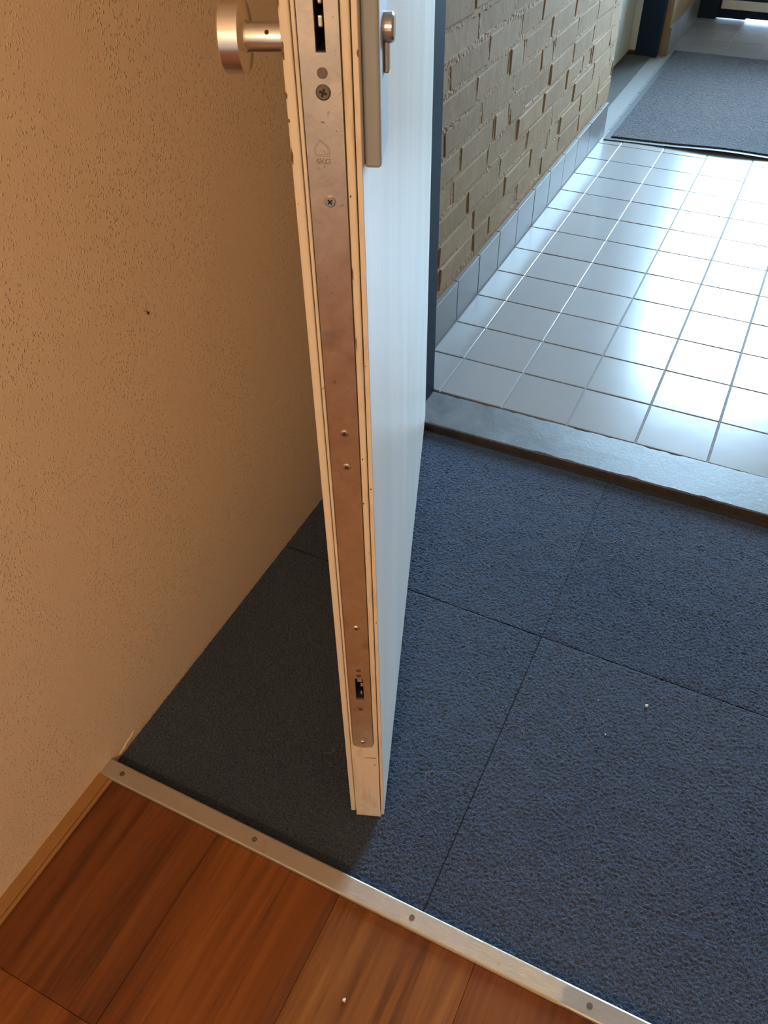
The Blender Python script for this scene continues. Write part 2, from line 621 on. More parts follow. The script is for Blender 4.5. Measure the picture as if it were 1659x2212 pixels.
# quarter-round trim between plaster wall and planks
bm = bmesh.new()
prof = [(XW, -0.006), (XW + 0.0225, -0.006), (XW + 0.0225, -0.0035), (XW + 0.0180, -0.0025), (XW + 0.0172, -0.0040), (XW + 0.0165, -0.0010), (XW + 0.0150, 0.0005), (XW, 0.0012)]
ra = [bm.verts.new((x, -3.3, z)) for x, z in prof]
rb = [bm.verts.new((x, -1.2447, z)) for x, z in prof]
for i in range(len(ra)):
    j = (i + 1) % len(ra)
    bm.faces.new((ra[i], ra[j], rb[j], rb[i]))
bm.faces.new(ra)
bm.faces.new(rb)
tag(obj('trim_2', bm, 'trimwood'), 'varnished pine quarter-round bead where planks meet the plaster wall', 'trim', kind='structure')

# ------------------------------------------------------------------ sunken carpet
cfloor = struct('floor_entrance', [(XW, 1.6, -1.2445, -0.15, -0.08, ZC - 0.008)], 'base',
                'sunken entrance floor laid with blue-black carpet tiles', 'floor')


def perlin(x, y, seed):
    """vectorised 2-D gradient noise"""
    r = np.random.RandomState(seed)
    g = r.rand(256, 256) * 2 * np.pi
    xi, yi = np.floor(x).astype(int), np.floor(y).astype(int)
    fx, fy = x - xi, y - yi
    u, w = fx * fx * fx * (fx * (fx * 6 - 15) + 10), fy * fy * fy * (fy * (fy * 6 - 15) + 10)

    def d(i, j):
        a = g[(xi + i) & 255, (yi + j) & 255]
        return np.cos(a) * (fx - i) + np.sin(a) * (fy - j)
    return (d(0, 0) * (1 - u) + d(1, 0) * u) * (1 - w) + (d(0, 1) * (1 - u) + d(1, 1) * u) * w


def pile_mesh(hx, hy, step, seed):
    nx, ny = int(2 * hx / step), int(2 * hy / step)
    X, Y = np.meshgrid(np.linspace(-hx, hx, nx + 1), np.linspace(-hy, hy, ny + 1), indexing='ij')
    wx = X + 0.0016 * perlin(X / 0.009, Y / 0.009, seed + 5)
    wy = Y + 0.0016 * perlin(X / 0.009, Y / 0.009, seed + 6)
    H = 0.0016 * perlin(wx / 0.0044, wy / 0.0036, seed) + 0.0013 * perlin(wx / 0.0027, wy / 0.0025, seed + 1) + 0.0008 * perlin(X / 0.03, Y / 0.03, seed + 2)
    edge = np.minimum(hx - np.abs(X), hy - np.abs(Y))
    H = H - 0.0006 * np.exp(-edge / 0.002)
    # ragged outline
    rag = 0.0010 * perlin(X / 0.006, Y / 0.006, seed + 3)
    X = np.where(hx - np.abs(X) < 0.004, X - np.sign(X) * np.abs(rag), X)
    Y = np.where(hy - np.abs(Y) < 0.004, Y - np.sign(Y) * np.abs(rag), Y)
    me = bpy.data.meshes.new('pile')
    n = (nx + 1) * (ny + 1)
    me.vertices.add(n)
    me.vertices.foreach_set('co', np.stack([X, Y, H], -1).astype(np.float32).ravel())
    I = np.arange(n).reshape(nx + 1, ny + 1)
    q = np.stack([I[:-1, :-1], I[1:, :-1], I[1:, 1:], I[:-1, 1:]], -1).reshape(-1, 4)
    me.loops.add(q.size)
    me.loops.foreach_set('vertex_index', q.ravel().astype(np.int32))
    me.polygons.add(len(q))
    me.polygons.foreach_set('loop_start', np.arange(0, q.size, 4, dtype=np.int32))
    me.polygons.foreach_set('use_smooth', np.ones(len(q), dtype=bool))
    me.update(calc_edges=True)
    me.materials.append(MT['carpet'])
    return me


def carpet_tile(x0, x1, y0, y1, gx=0.0006, step=0.0015):
    bm = bmesh.new()
    hx, hy = (x1 - x0) / 2 - gx, (y1 - y0) / 2 - 0.0007
    n = 70
    loop = []
    for i in range(n):
        loop.append((-hx + 2 * hx * i / n, -hy, 0, 1))
    for i in range(n):
        loop.append((hx, -hy + 2 * hy * i / n, -1, 0))
    for i in range(n):
        loop.append((hx - 2 * hx * i / n, hy, 0, -1))
    for i in range(n):
        loop.append((-hx, hy - 2 * hy * i / n, 1, 0))
    sd = RND.uniform(0, 50)
    rings = []
    for ins, z in ((0.0, -0.006), (0.0, -0.004), (0.0004, -0.0036)):
        r = []
        for x, y, ax, ay in loop:
            q = ins + 0.0012 * max(0, noise.noise((x * 60 + sd, y * 60, 0)) + 0.2) + 0.0009 * max(0, noise.noise((x * 210 + sd, y * 210, 5)))
            r.append(bm.verts.new((x + ax * q, y + ay * q, z)))
        rings.append(r)
    m = len(loop)
    for a, b in zip(rings, rings[1:]):
        for i in range(m):
            bm.faces.new((a[i], a[(i + 1) % m], b[(i + 1) % m], b[i]))
    bm.faces.new(rings[-1])
    o = obj('carpet_tile', bm, 'seal', cfloor)
    o.location = ((x0 + x1) / 2, (y0 + y1) / 2, ZC + RND.uniform(-0.0005, 0.0005))
    p = inst('pile', pile_mesh(hx, hy, step, RND.randrange(9999)), o)
    p['kind'] = 'stuff'
    return o


for xa, xb in ((XW, 0.579), (0.579, 1.079), (1.079, 1.579)):
    st = 0.0015 if xa < 1 else 0.006
    carpet_tile(xa, xb, -1.2165, -0.7115, 0.0006, st)
    carpet_tile(xa, xb, -0.7115, -0.2755, 0.0001, st)

# ------------------------------------------------------------------ stone threshold
bm = bmesh.new()
N = 90
for i in range(N + 1):
    x = 0.06 + (1.15 - 0.06) * i / N
    k = (x - 0.167) / (0.876 - 0.167)
    yf = -0.2689 + k * 0.0094
    yb = -0.1549 + k * 0.0075
    ch = max(0.0, noise.noise((x * 38, 1.3, 0)) - 0.18) * 0.008
    ch2 = max(0.0, noise.noise((x * 45, 7.3, 0)) - 0.15) * 0.010
    w = noise.noise((x * 9, 4.4, 2)) * 0.0006
    for y, z in ((yf + 0.008, -0.016), (yf + w, -0.0024 - ch * 0.3), (yf + 0.002 + ch, 0.0), ((yf + yb) / 2, 0.0003 + w),
                 (yb - 0.0015 - ch2, 0.0002), (yb, -0.0022 - ch2 * 0.2), (yb, -0.02)):
        bm.verts.new((x, y, z))
bm.verts.ensure_lookup_table()
for i in range(N):
    for j in range(6):
        a = i * 7 + j
        bm.faces.new((bm.verts[a], bm.verts[a + 1], bm.verts[a + 8], bm.verts[a + 7]))
sill = tag(obj('trim_1', bm, 'stone'), 'grey bluestone threshold between carpet and white hallway tiles', 'threshold', kind='structure')
bm = bmesh.new()
for i in range(41):
    x = 0.06 + 1.09 * i / 40
    k = (x - 0.167) / (0.876 - 0.167)
    y0 = -0.2689 + k * 0.0094 + 0.0005 - 0.001 * abs(noise.noise((x * 20, 3, 3)))
    zt = -0.0034 - 0.0008 * noise.noise((x * 30, 1, 9))
    for y, z in ((y0 + 0.006, -0.034), (y0 + 0.006, zt - 0.0045), (y0 + 0.001, zt - 0.0038), (y0 + 0.001, zt), (y0 + 0.03, zt)):
        bm.verts.new((x, y, z))
bm.verts.ensure_lookup_table()
for i in range(40):
    for j in range(4):
        a = i * 5 + j
        bm.faces.new((bm.verts[a], bm.verts[a + 1], bm.verts[a + 6], bm.verts[a + 5]))
lath = obj('edge_lath', bm, 'lath', sill)
lath['label'] = 'brown weathered lath under the stone edge'

# ------------------------------------------------------------------ hallway tiles
hfloor = struct('floor_hallway', [(-0.145, 1.35, -0.15, 3.47, -0.05, -0.0016)], 'grout', 'hallway floor of pale grey square tiles with dark joints', 'floor')
TILE = {}


def tile_mesh(w, h, m, th=0.006):
    key = (round(w, 4), round(h, 4), m)
    if key not in TILE:
        bm = bmesh.new()
        box(bm, -w / 2, w / 2, -h / 2, h / 2, -th, 0, bevel=0.0013 if m == 'tile' else 0.0006, seg=2)
        bmesh.ops.recalc_face_normals(bm, faces=bm.faces)
        me = bpy.data.meshes.new('floor_tile')
        bm.to_mesh(me)
        bm.free()
        me.materials.append(MT[m])
        TILE[key] = me
    return TILE[key]


J = 0.0034
xs = [0.0672] + [0.15 * i for i in range(1, 9)] + [1.35]
ys = [-0.150 + 0.15 * j for j in range(0, 24)] + [3.36 + 0.09]
for i in range(len(xs) - 1):
    for j in range(len(ys) - 1):
        w, h = xs[i + 1] - xs[i] - J, ys[j + 1] - ys[j] - J
        if w < 0.02 or h < 0.02:
            continue
        inst('floor_tile', tile_mesh(w, h, 'tile'), hfloor, ((xs[i] + xs[i + 1]) / 2, (ys[j] + ys[j + 1]) / 2, RND.uniform(-0.0002, 0.0002)),
             (RND.uniform(-0.0022, 0.0022), RND.uniform(-0.0022, 0.0022), 0))

# skirting tiles
SK = 0.112


def skirting(parent, face, ys_):
    for a, b in zip(ys_, ys_[1:]):
        me = tile_mesh(SK - 0.001, b - a - 0.003, 'skirt', 0.013)
        o = inst('skirting_tile', me, parent, (face + RND.uniform(-0.0004, 0.0004), (a + b) / 2, SK / 2),
                 (0, math.pi / 2 + RND.uniform(-0.003, 0.003), RND.uniform(-0.004, 0.004)))


skirting(wall_brick, 0.0675, [-0.15 + 0.1503 * i for i in range(0, 12)][:12] + [1.588])
skirting(wall_far, 0.0675, [2.66, 2.81, 2.96, 3.11, 3.26, 3.37])

# ------------------------------------------------------------------ bricks
BM_ = {}


def brick_mesh(length, var):
    key = (round(length, 3), var)
    if key not in BM_:
        r = random.Random(hash(key) & 0xffff)
        bm = bmesh.new()
        hh = 0.0280
        box(bm, -0.045, 0.0, -length / 2, length / 2, -hh, hh)
        for v in bm.verts:
            if v.co.x > -0.01:
                v.co.x += r.uniform(-0.002, 0.0015)
                v.co.y += r.uniform(-0.003, 0.003)
                v.co.z += r.uniform(-0.0025, 0.0025)
        es = [e for e in bm.edges if all(v.co.x > -0.01 for v in e.verts)]
        bmesh.ops.bevel(bm, geom=es, offset=0.0042, segments=2, profile=0.5, affect='EDGES')
        bmesh.ops.recalc_face_normals(bm, faces=bm.faces)
        me = bpy.data.meshes.new('brick')
        bm.to_mesh(me)
        bm.free()
        me.materials.append(MT['brick'])
        BM_[key] = me
    return BM_[key]


COURSE = 0.0617
Z0 = 0.4395 - COURSE * 5
anchors = {5: 0.270, 6: 0.445, 7: 0.292, 8: 0.233, 4: 0.150, 3: 0.33, 2: 0.21}
Y0, Y1 = -0.155, 1.586
rest = bmesh.new()
heads = {}
ncourse = int((2.48 - Z0) / COURSE)
for k in range(ncourse):
    z = Z0 + COURSE * (k + 0.5)
    y = anchors.get(k, RND.uniform(0.0, 0.22)) - 0.11 * RND.choice([4, 6])
    while y < Y1:
        ln = RND.choice([0.21, 0.21, 0.21, 0.10, 0.21, 0.155]) if y > 0.2 else 0.21
        a, b = max(y, Y0), min(y + ln, Y1)
        if Y1 - b < 0.05:
            b = Y1
        y = y + ln + 0.0085
        if b - a < 0.03:
            continue
        heads.setdefault(k, []).append((b + 0.00425, RND.random()))
        x = 0.0608 + RND.uniform(-0.0013, 0.0013)
        if z < 1.22:
            inst('brick', brick_mesh(round(b - a, 2 if ln > 0.2 and b - a < 0.2 else 3), RND.randrange(3)), wall_brick, (x, (a + b) / 2, z),
                 (RND.uniform(-0.006, 0.006), RND.uniform(-0.02, 0.02), RND.choice([-1, 1]) * RND.uniform(0.001, 0.012)))
        else:
            box(rest, x - 0.045, x, a, b, z - 0.0265, z + 0.0265, bevel=0.003)
ro = obj('upper_bricks', rest, 'brick', wall_brick)
ro['kind'] = 'stuff'
# rough pointing: nearly flush in the bed joints, often open in the upright joints
bm = bmesh.new()
GY, GZ = 420, 400
zA, zB = 0.108, 1.26
grid = []
for i in range(GY + 1):
    row = []
    y = Y0 + (Y1 + 0.001 - Y0) * i / GY
    for j in range(GZ + 1):
        z = zA + (zB - zA) * j / GZ
        k = math.floor((z - Z0) / COURSE)
        f = (z - Z0) / COURSE - k
        lump = 0.0016 * noise.noise((5.0, y * 110, z * 110)) + 0.0009 * noise.noise((2.0, y * 280, z * 280))
        rag = 0.05 * noise.noise((7.0, y * 60, z * 60))
        bed = min(f, 1 - f) + rag
        smear = max(0.0, noise.noise((3.0, y * 7, z * 9))) * max(0.15, 1 - y / 0.9)
        x = 0.0572
        if bed < 0.125 + 0.05 * smear:
            x = 0.0600 + lump * (0.30 + 1.5 * smear) + 0.0008 * smear
        else:
            for hy, q in heads.get(k, ()):
                if abs(y - hy) < 0.0085:
                    x = 0.0602 + lump * 0.6 - 0.0040 * q * q
        row.append(bm.verts.new((x, y, z)))
    grid.append(row)
for i in range(GY):
    for j in range(GZ):
        bm.faces.new((grid[i][j], grid[i + 1][j], grid[i + 1][j + 1], grid[i][j + 1]))
obj('pointing', bm, 'mortar', wall_brick)

# ------------------------------------------------------------------ blue door frame
fr = empty('door_frame', (0.0, 0.0, 0.0))
tag(fr, 'dark blue painted frame of the open entrance door', 'door frame', kind='structure')
boxes('jamb', [(0.052, 0.137, -0.2135, -0.154, 0.0003, 2.17), (0.052, 0.094, -0.27, -0.2137, 0.0003, 2.17)], 'blue', fr, 0.002, 2)
boxes('jamb', [(1.085, 1.15, -0.2135, -0.154, 0.0003, 2.17), (1.108, 1.15, -0.27, -0.2137, 0.0003, 2.17)], 'blue', fr, 0.002, 2)
boxes('frame_head', [(0.052, 1.15, -0.2135, -0.154, 2.12, 2.19)], 'blue', fr, 0.002, 2)

# ------------------------------------------------------------------ the open door
# local x: from the free edge into the leaf, local y: outer face (0) to inner face, local z: up
mm = 0.001
D = empty('door_1', (0.47649, -1.11851, 0.0), math.radians(110.2))
tag(D, 'open cream and white entrance door showing its edge with a long metal lock plate', 'door', kind='structure')
LW, LH = 0.930, 2.10
CORE_Z = -0.0135
PZ0, PZ1 = 0.1725, 1.90                 # lock plate ends
S1 = (0.0200, 0.0262, 0.9745, 1.040)    # slots: y0 y1 z0 z1
S2 = (0.0193, 0.0288, 0.2810, 0.3235)


def px_(bm, x0, x1, y0, y1, z0, z1):
    box(bm, x0, x1, y0, y1, z0, z1)


# core behind the edge
bm = bmesh.new()
box(bm, 0.034, LW, 0.0049, 0.0405, CORE_Z, LH)
zs = [PZ0, S2[2], S2[3], S1[2], S1[3], PZ1]
rcx = 0.0063
PYa, PYb = 0.0113 - 0.0004, 0.0364 + 0.0004
end = [(0.0051, CORE_Z), (0.0396, CORE_Z), (0.0396, PZ0 + 0.0085), (PYb, PZ0 + 0.0085)]
for i in range(0, 8):
    a = -i * math.pi / 2 / 7
    end.append((PYb - rcx + rcx * math.cos(a), PZ0 + 0.0073 + rcx * math.sin(a)))
end.append(((PYa + PYb) / 2, PZ0 - 0.0005))
for i in range(0, 8):
    a = -math.pi / 2 - i * math.pi / 2 / 7
    end.append((PYa + rcx + rcx * math.cos(a), PZ0 + 0.0073 + rcx * math.sin(a)))
end += [(PYa, PZ0 + 0.0085), (0.0051, PZ0 + 0.0085)]
prism(bm, end, [], lambda u, v, w: (w, u, v), 0.034, 0.0002)   # solid end below the plate
box(bm, 0.0024, 0.034, 0.0113, 0.0364, PZ0 - 0.0008, S2[2])
box(bm, 0.0024, 0.034, 0.0113, S2[0], S2[2], S2[3])
box(bm, 0.0024, 0.034, S2[1], 0.0364, S2[2], S2[3])
box(bm, 0.0024, 0.034, 0.0113, 0.0364, S2[3], S1[2])
box(bm, 0.0024, 0.034, 0.0113, S1[0], S1[2], S1[3])
box(bm, 0.0024, 0.034, S1[1], 0.0364, S1[2], S1[3])
box(bm, 0.0024, 0.034, 0.0113, 0.0364, S1[3], LH)
obj('leaf_core', bm, 'paint_edge', D)
bm = bmesh.new()
box(bm, 0.0003, 0.034, 0.0049, 0.0105, PZ0 + 0.004, LH, bevel=0.0016, seg=3)
obj('edge_strip', bm, 'paint_edge', D)
bm = bmesh.new()
box(bm, 0.0002, 0.034, 0.0372, 0.0396, PZ0 + 0.004, LH, bevel=0.0005)
obj('edge_strip', bm, 'paint_edge', D)
bm = bmesh.new()
box(bm, 0.0, LW, 0.0404, 0.0472, -0.002, LH, bevel=0.0016, seg=2)
o = obj('inner_panel', bm, 'paint_in', D)
bm = bmesh.new()
box(bm, 0.0, LW, 0.0, 0.0040, -0.006, LH, bevel=0.0012, seg=2)
o = obj('outer_panel', bm, ['paint_out'], D)
o['label'] = 'glossy white outer face with vertical brush marks'
bm = bmesh.new()
box(bm, 0.0, 0.004, 0.00035, 0.0037, -0.0055, LH)
for v in bm.verts:
    v.co.x -= 0.0004 if v.co.x < 0.001 else 0.0032
obj('outer_lip', bm, 'paint_edge', D)
bm = bmesh.new()
box(bm, 0.005, LW, 0.0040, 0.0049, -0.004, LH)
obj('weather_seal', bm, 'seal', D)

# lock plate
PY0, PY1 = 0.0113, 0.0364
rc = 0.006
out = [(PY0, PZ1), (PY0, PZ0 + rc + 0.002)]
for i in range(1, 8):
    a = math.pi + i * math.pi / 2 / 7
    out.append((PY0 + rc + rc * math.cos(a), PZ0 + rc + rc * math.sin(a) - 0.0 + 0.0015))
out.append(((PY0 + PY1) / 2, PZ0))
for i in range(0, 8):
    a = 1.5 * math.pi + i * math.pi / 2 / 7
    out.append((PY1 - rc + rc * math.cos(a), PZ0 + rc + rc * math.sin(a) + 0.0015))
out += [(PY1, PZ1)]
rect = lambda s: [(s[0], s[2]), (s[1], s[2]), (s[1], s[3]), (s[0], s[3])]
bm = bmesh.new()
prism(bm, out, [rect(S1), rect(S2)], lambda u, v, w: (w, u, v), 0.0024, 0.0004)
FP = obj('lock_faceplate', bm, 'plate', D)
FP['label'] = 'long steel lock faceplate with worn surface'


def screw_mesh(r, dull=False):
    bm = bmesh.new()
    a = r * 0.15
    b = r * 0.52
    cr = [(a, b), (-a, b), (-a, a), (-b, a), (-b, -a), (-a, -a), (-a, -b), (a, -b), (a, -a), (b, -a), (b, a), (a, a)]
    an = math.radians(20)
    cr = [(x * math.cos(an) - y * math.sin(an), x * math.sin(an) + y * math.cos(an)) for x, y in cr]
    prism(bm, circle(0, 0, r * 0.80, 24), [cr], lambda u, v, w: (w, u, v), -0.0004, -0.0011, 0, 1, -0.0003)
    # conical rim
    n = 24
    r0 = [bm.verts.new((-0.0011, *p)) for p in circle(0, 0, r * 0.80, n)]
    r1 = [bm.verts.new((-0.0003, *p)) for p in circle(0, 0, r, n)]
    r2 = [bm.verts.new((0.0002, *p)) for p in circle(0, 0, r, n)]
    r3 = [bm.verts.new((-0.00005, *p)) for p in circle(0, 0, r * 1.14, n)]
    for i in range(n):
        j = (i + 1) % n
        bm.faces.new((r0[i], r0[j], r1[j], r1[i]))
        bm.faces.new((r1[i], r1[j], r2[j], r2[i]))
        f = bm.faces.new((r2[i], r2[j], r3[j], r3[i]))
        f.material_index = 1
    bmesh.ops.recalc_face_normals(bm, faces=bm.faces)
    me = bpy.data.meshes.new('screw')
    bm.to_mesh(me)
    bm.free()
    me.materials.append(MT['dull_steel' if dull else 'screw'])
    me.materials.append(MT['recess'])
    return me


sm = screw_mesh(0.0039)
for y, z in ((0.0230, 0.8830), (0.0231, 0.6822), (0.0229, 0.6449), (0.0236, 0.4171), (0.0244, 0.1851)):
    inst('screw', sm, FP, (0.0005, y, z), (RND.uniform(0, 1.2), 0, 0))
inst('screw', screw_mesh(0.0048, True), FP, (0.0005, 0.0231, 0.9521))


def pin_mesh(r):
    bm = bmesh.new()
    lathe(bm, [(0, r), (0.0005, r), (0.0007, r * 0.9)], (-1, 0, 0), (0, 0, 0), 22)
    bmesh.ops.recalc_face_normals(bm, faces=bm.faces)
    me = bpy.data.meshes.new('rivet')
    bm.to_mesh(me)
    bm.free()
    me.materials.append(MT['dull_steel'])
    return me


inst('rivet', pin_mesh(0.0033), FP, (0.0005, 0.0230, 0.9632))
pm = pin_mesh(0.0029)
for y, z in ((0.0240, 0.3401), (0.0238, 0.3302), (0.0241, 0.2613)):
    inst('rivet', pm, FP, (0.0005, y, z))

# lock cases and bolts inside the slots
bm = bmesh.new()
box(bm, 0.0300, 0.0335, S1[0] - 0.001, S1[1] + 0.001, S1[2], S1[3])
box(bm, 0.0026, 0.0335, S1[0] - 0.0006, S1[0] + 0.0002, S1[2], S1[3])
box(bm, 0.0026, 0.0335, S1[1] - 0.0002, S1[1] + 0.0006, S1[2], S1[3])
box(bm, 0.0026, 0.0335, S1[0], S1[1], S1[2] - 0.0004, S1[2] + 0.0004)
box(bm, 0.0300, 0.0335, S2[0] - 0.001, S2[1] + 0.001, S2[2], S2[3])
box(bm, 0.0026, 0.0335, S2[0] - 0.0006, S2[0] + 0.0002, S2[2], S2[3])
box(bm, 0.0026, 0.0335, S2[1] - 0.0002, S2[1] + 0.0006, S2[2], S2[3])
box(bm, 0.0026, 0.0335, S2[0], S2[1], S2[2] - 0.0004, S2[2] + 0.0004)
obj('lock_case', bm, 'mortise', D)
bm = bmesh.new()
box(bm, 0.004, 0.030, 0.0214, 0.0250, 0.9868, 0.9935, bevel=0.001, seg=2)
obj('deadbolt', bm, 'bolt', D)
bm = bmesh.new()
box(bm, 0.006, 0.030, 0.0212, 0.0252, 0.9985, 1.0025, bevel=0.0012, seg=2)
obj('deadbolt', bm, 'bolt', D)
bm = bmesh.new()
box(bm, 0.0035, 0.030, 0.0206, 0.0272, 0.3125, 0.3228, bevel=0.0008, seg=2)
obj('hook_bolt', bm, 'bolt', D)
bm = bmesh.new()
box(bm, 0.006, 0.030, 0.0197, 0.0240, 0.3000, 0.3065, bevel=0.0007, seg=2)
box(bm, 0.004, 0.030, 0.0214, 0.0240, 0.2865, 0.2935, bevel=0.0009, seg=2)
obj('hook_bolt', bm, 'bolt', D)

# stamped mark: little house and letters
bm = bmesh.new()
EX = 0.0003


def line2(bm, pts, w, closed=False):
    n = len(pts)
    for i in range(n if closed else n - 1):
        a, b = Vector(pts[i]), Vector(pts[(i + 1) % n])
        d = (b - a).normalized()
        q = Vector((-d.y, d.x)) * w / 2
        e = d * w / 2
        p = [a - e + q, b + e + q, b + e - q, a - e - q]
        vs_ = [bm.verts.new((EX, u, v)) for u, v in p]
        vb = [bm.verts.new((EX + 0.0002, u, v)) for u, v in p]
        bm.faces.new(vs_)
        for k in range(4):
            bm.faces.new((vs_[k], vs_[(k + 1) % 4], vb[(k + 1) % 4], vb[k]))


cy, cz = 0.0262, 0.9175
house = [(-0.0048, -0.0042), (0.0050, -0.0042), (0.0050, 0.0008), (0.0012, 0.0062), (-0.0048, 0.0012)]
line2(bm, [(cy + u, cz + v) for u, v in house], 0.00022, True)
line2(bm, [(cy + u * 0.80 + 0.0001, cz + v * 0.80 + 0.0002) for u, v in house], 0.00018, True)
line2(bm, [(cy - 0.0006, cz - 0.0008), (cy - 0.0028, cz - 0.0026), (cy - 0.0044, cz - 0.0022)], 0.0002)
line2(bm, [(cy + 0.0040, cz - 0.0130), (cy + 0.0026, cz - 0.0112)], 0.0003)
line2(bm, [(cy + 0.0022, cz - 0.0128), (cy + 0.0036, cz - 0.0124)], 0.0002)
st = obj('stamped_mark', bm, 'etch', FP)
st['label'] = 'small stamped house outline'


def text_obj(name, body, size, m, parent, loc, rot):
    cu = bpy.data.curves.new(name, 'FONT')
    cu.body = body
    cu.size = size
    cu.extrude = 0.00008
    cu.align_x = 'CENTER'
    cu.fill_mode = 'NONE'
    cu.bevel_depth = 0.00012
    tmp = bpy.data.objects.new(name, cu)
    C.objects.link(tmp)
    bpy.context.view_layer.update()
    me = bpy.data.meshes.new_from_object(tmp.evaluated_get(bpy.context.evaluated_depsgraph_get()))
    bpy.data.objects.remove(tmp, do_unlink=True)
    me.materials.clear()
    me.materials.append(MT[m])
    o = bpy.data.objects.new(name, me)
    C.objects.link(o)
    o.parent = parent
    o.location = loc
    o.rotation_euler = rot
    return o


tx = text_obj('stamped_letters', 'SKG', 0.0052, 'etch', FP, (0.0003, 0.0258, 0.9080), (math.pi / 2, 0, -math.pi / 2))
tx['label'] = 'letters SKG stamped in the plate'


# paint damage on the edges
def patch(name, pts, m, axis='x', x=-0.00045):
    bm = bmesh.new()
    if axis == 'x':
        f = [bm.verts.new((x, u, v)) for u, v in pts]
        b = [bm.verts.new((x + 0.0006, u, v)) for u, v in pts]
    bm.faces.new(f)
    for i in range(len(f)):
        j = (i + 1) % len(f)
        bm.faces.new((f[i], f[j], b[j], b[i]))
    return obj(name, bm, m, D)


def blob(y, z, wy, wz, seed, n=12):
    r = random.Random(seed)
    return [(y + wy * (0.6 + 0.55 * r.random()) * math.cos(2 * math.pi * i / n), z + wz * (0.6 + 0.55 * r.random()) * math.sin(2 * math.pi * i / n)) for i in range(n)]


for q, (y, z, wy, wz) in enumerate([(0.0462, 0.976, 0.0009, 0.0056), (0.0466, 0.950, 0.0007, 0.0021), (0.0463, 0.935, 0.0008, 0.0014),
                                    (0.0464, 0.9125, 0.0008, 0.0052), (0.0450, 0.881, 0.0005, 0.0004), (0.0466, 1.001, 0.0006, 0.003)]):
    patch('paint_chip', blob(y, z, wy, wz, q), 'chip', x=-0.0001)
for q, (y, z, wy, wz) in enumerate([(0.0006, 0.9746, 0.0006, 0.0024), (0.0022, 0.621, 0.0009, 0.0008), (0.0016, 0.43, 0.0005, 0.0012), (0.0028, 0.752, 0.0004, 0.0006)]):
    patch('paint_chip', blob(y, z, wy, wz, 30 + q), 'chip', x=-0.0008)
patch('paint_chip', [(0.0238, 0.1477), (0.020, 0.1470), (0.0165, 0.1478), (0.012, 0.1472), (0.0074, 0.1486), (0.0074, 0.1494), (0.0125, 0.1483), (0.018, 0.1486)], 'chip', x=-0.0001)
for q, (y, z, wy, wz) in enumerate([(0.0088, 0.887, 0.0007, 0.0009), (0.0085, 0.655, 0.0006, 0.0012), (0.0094, 0.602, 0.0007, 0.0009), (0.0102, 0.131, 0.0011, 0.0014),
                                    (0.0098, 0.829, 0.0004, 0.0052), (0.0096, 0.772, 0.0004, 0.006)]):
    patch('paint_chip', blob(y, z, wy, wz, 60 + q), 'chip', x=-0.0001)

# inner knob
KX, KZ = 0.045, 0.9715
bm = bmesh.new()
lathe(bm, [(0.0, 0.0088), (0.0300, 0.0088), (0.0318, 0.0096), (0.0320, 0.0205), (0.0328, 0.0217), (0.0452, 0.0217), (0.0462, 0.0208), (0.0466, 0.0)], (0, 1, 0), (KX, 0.0472, KZ), 64, cap=False)
KB = obj('knob', bm, 'knob', D, smooth=True)
KB['label'] = 'brushed steel disc knob on a short neck'
md = KB.modifiers.new('edge', 'EDGE_SPLIT')
md.split_angle = math.radians(35)
bm = bmesh.new()
nd = Vector((-0.86, 0.0, 0.51)).normalized()
lathe(bm, [(0.0, 0.0014), (0.0003, 0.0014), (0.00035, 0.0012)], nd, Vector((KX, 0.0472 + 0.0165, KZ)) + nd * 0.0087, 16)
obj('set_screw_hole_shade', bm, 'recess', KB)  # near-black disc laid on the neck as the shade of the set-screw hole

# outer security escutcheon with profile cylinder
bm = bmesh.new()
box(bm, 0.010, 0.060, -0.0115, 0.0, 0.902, 1.150, bevel=0.0025, seg=3)
SH = obj('escutcheon', bm, 'shield', D)
bm = bmesh.new()
lathe(bm, [(0, 0.0088), (0.0055, 0.0088), (0.0068, 0.0076)], (0, -1, 0), (0.037, -0.0115, 0.9795), 32)
box(bm, 0.0322, 0.0418, -0.0150, -0.0115, 0.9540, 0.9790, bevel=0.0012, seg=2)
obj('lock_cylinder', bm, 'cyl', SH)

# hinges (far edge)
for z in (0.25, 1.05, 1.85):
    bm = bmesh.new()
    lathe(bm, [(0, 0.007), (0.09, 0.007)], (0, 0, 1), (LW + 0.003, 0.052, z), 16)
    obj('hinge', bm, 'dull_steel', D)

# ------------------------------------------------------------------ metal transition strip
bm = bmesh.new()
prof = [(-1.2447, -0.0062), (-1.2444, -0.0008), (-1.2425, 0.0), (-1.2195, 0.0), (-1.2178, -0.0008), (-1.2170, -0.0026), (-1.2170, -0.026), (-1.2200, -0.026), (-1.2200, -0.0062)]
XA, XB = XW + 0.0003, 1.5995
ra = [bm.verts.new((XA, y, z)) for y, z in prof]
rb = [bm.verts.new((XB, y, z)) for y, z in prof]
for i in range(len(prof)):
    j = (i + 1) % len(prof)
    bm.faces.new((ra[i], ra[j], rb[j], rb[i]))
bm.faces.new(ra)
bm.faces.new(rb)
TS = obj('transition_strip', bm, 'strip')
tag(TS, 'worn aluminium strip screwed down between wooden planks and carpet', 'floor strip')
bm = bmesh.new()
cr = [(0.0005, 0.0017), (-0.0005, 0.0017), (-0.0005, 0.0005), (-0.0017, 0.0005), (-0.0017, -0.0005), (-0.0005, -0.0005), (-0.0005, -0.0017),
      (0.0005, -0.0017), (0.0005, -0.0005), (0.0017, -0.0005), (0.0017, 0.0005), (0.0005, 0.0005)]
prism(bm, circle(0, 0, 0.0036, 20), [cr], lambda u, v, w: (u, v, w), -0.0005, 0.0004, 0, 1, -0.0004)
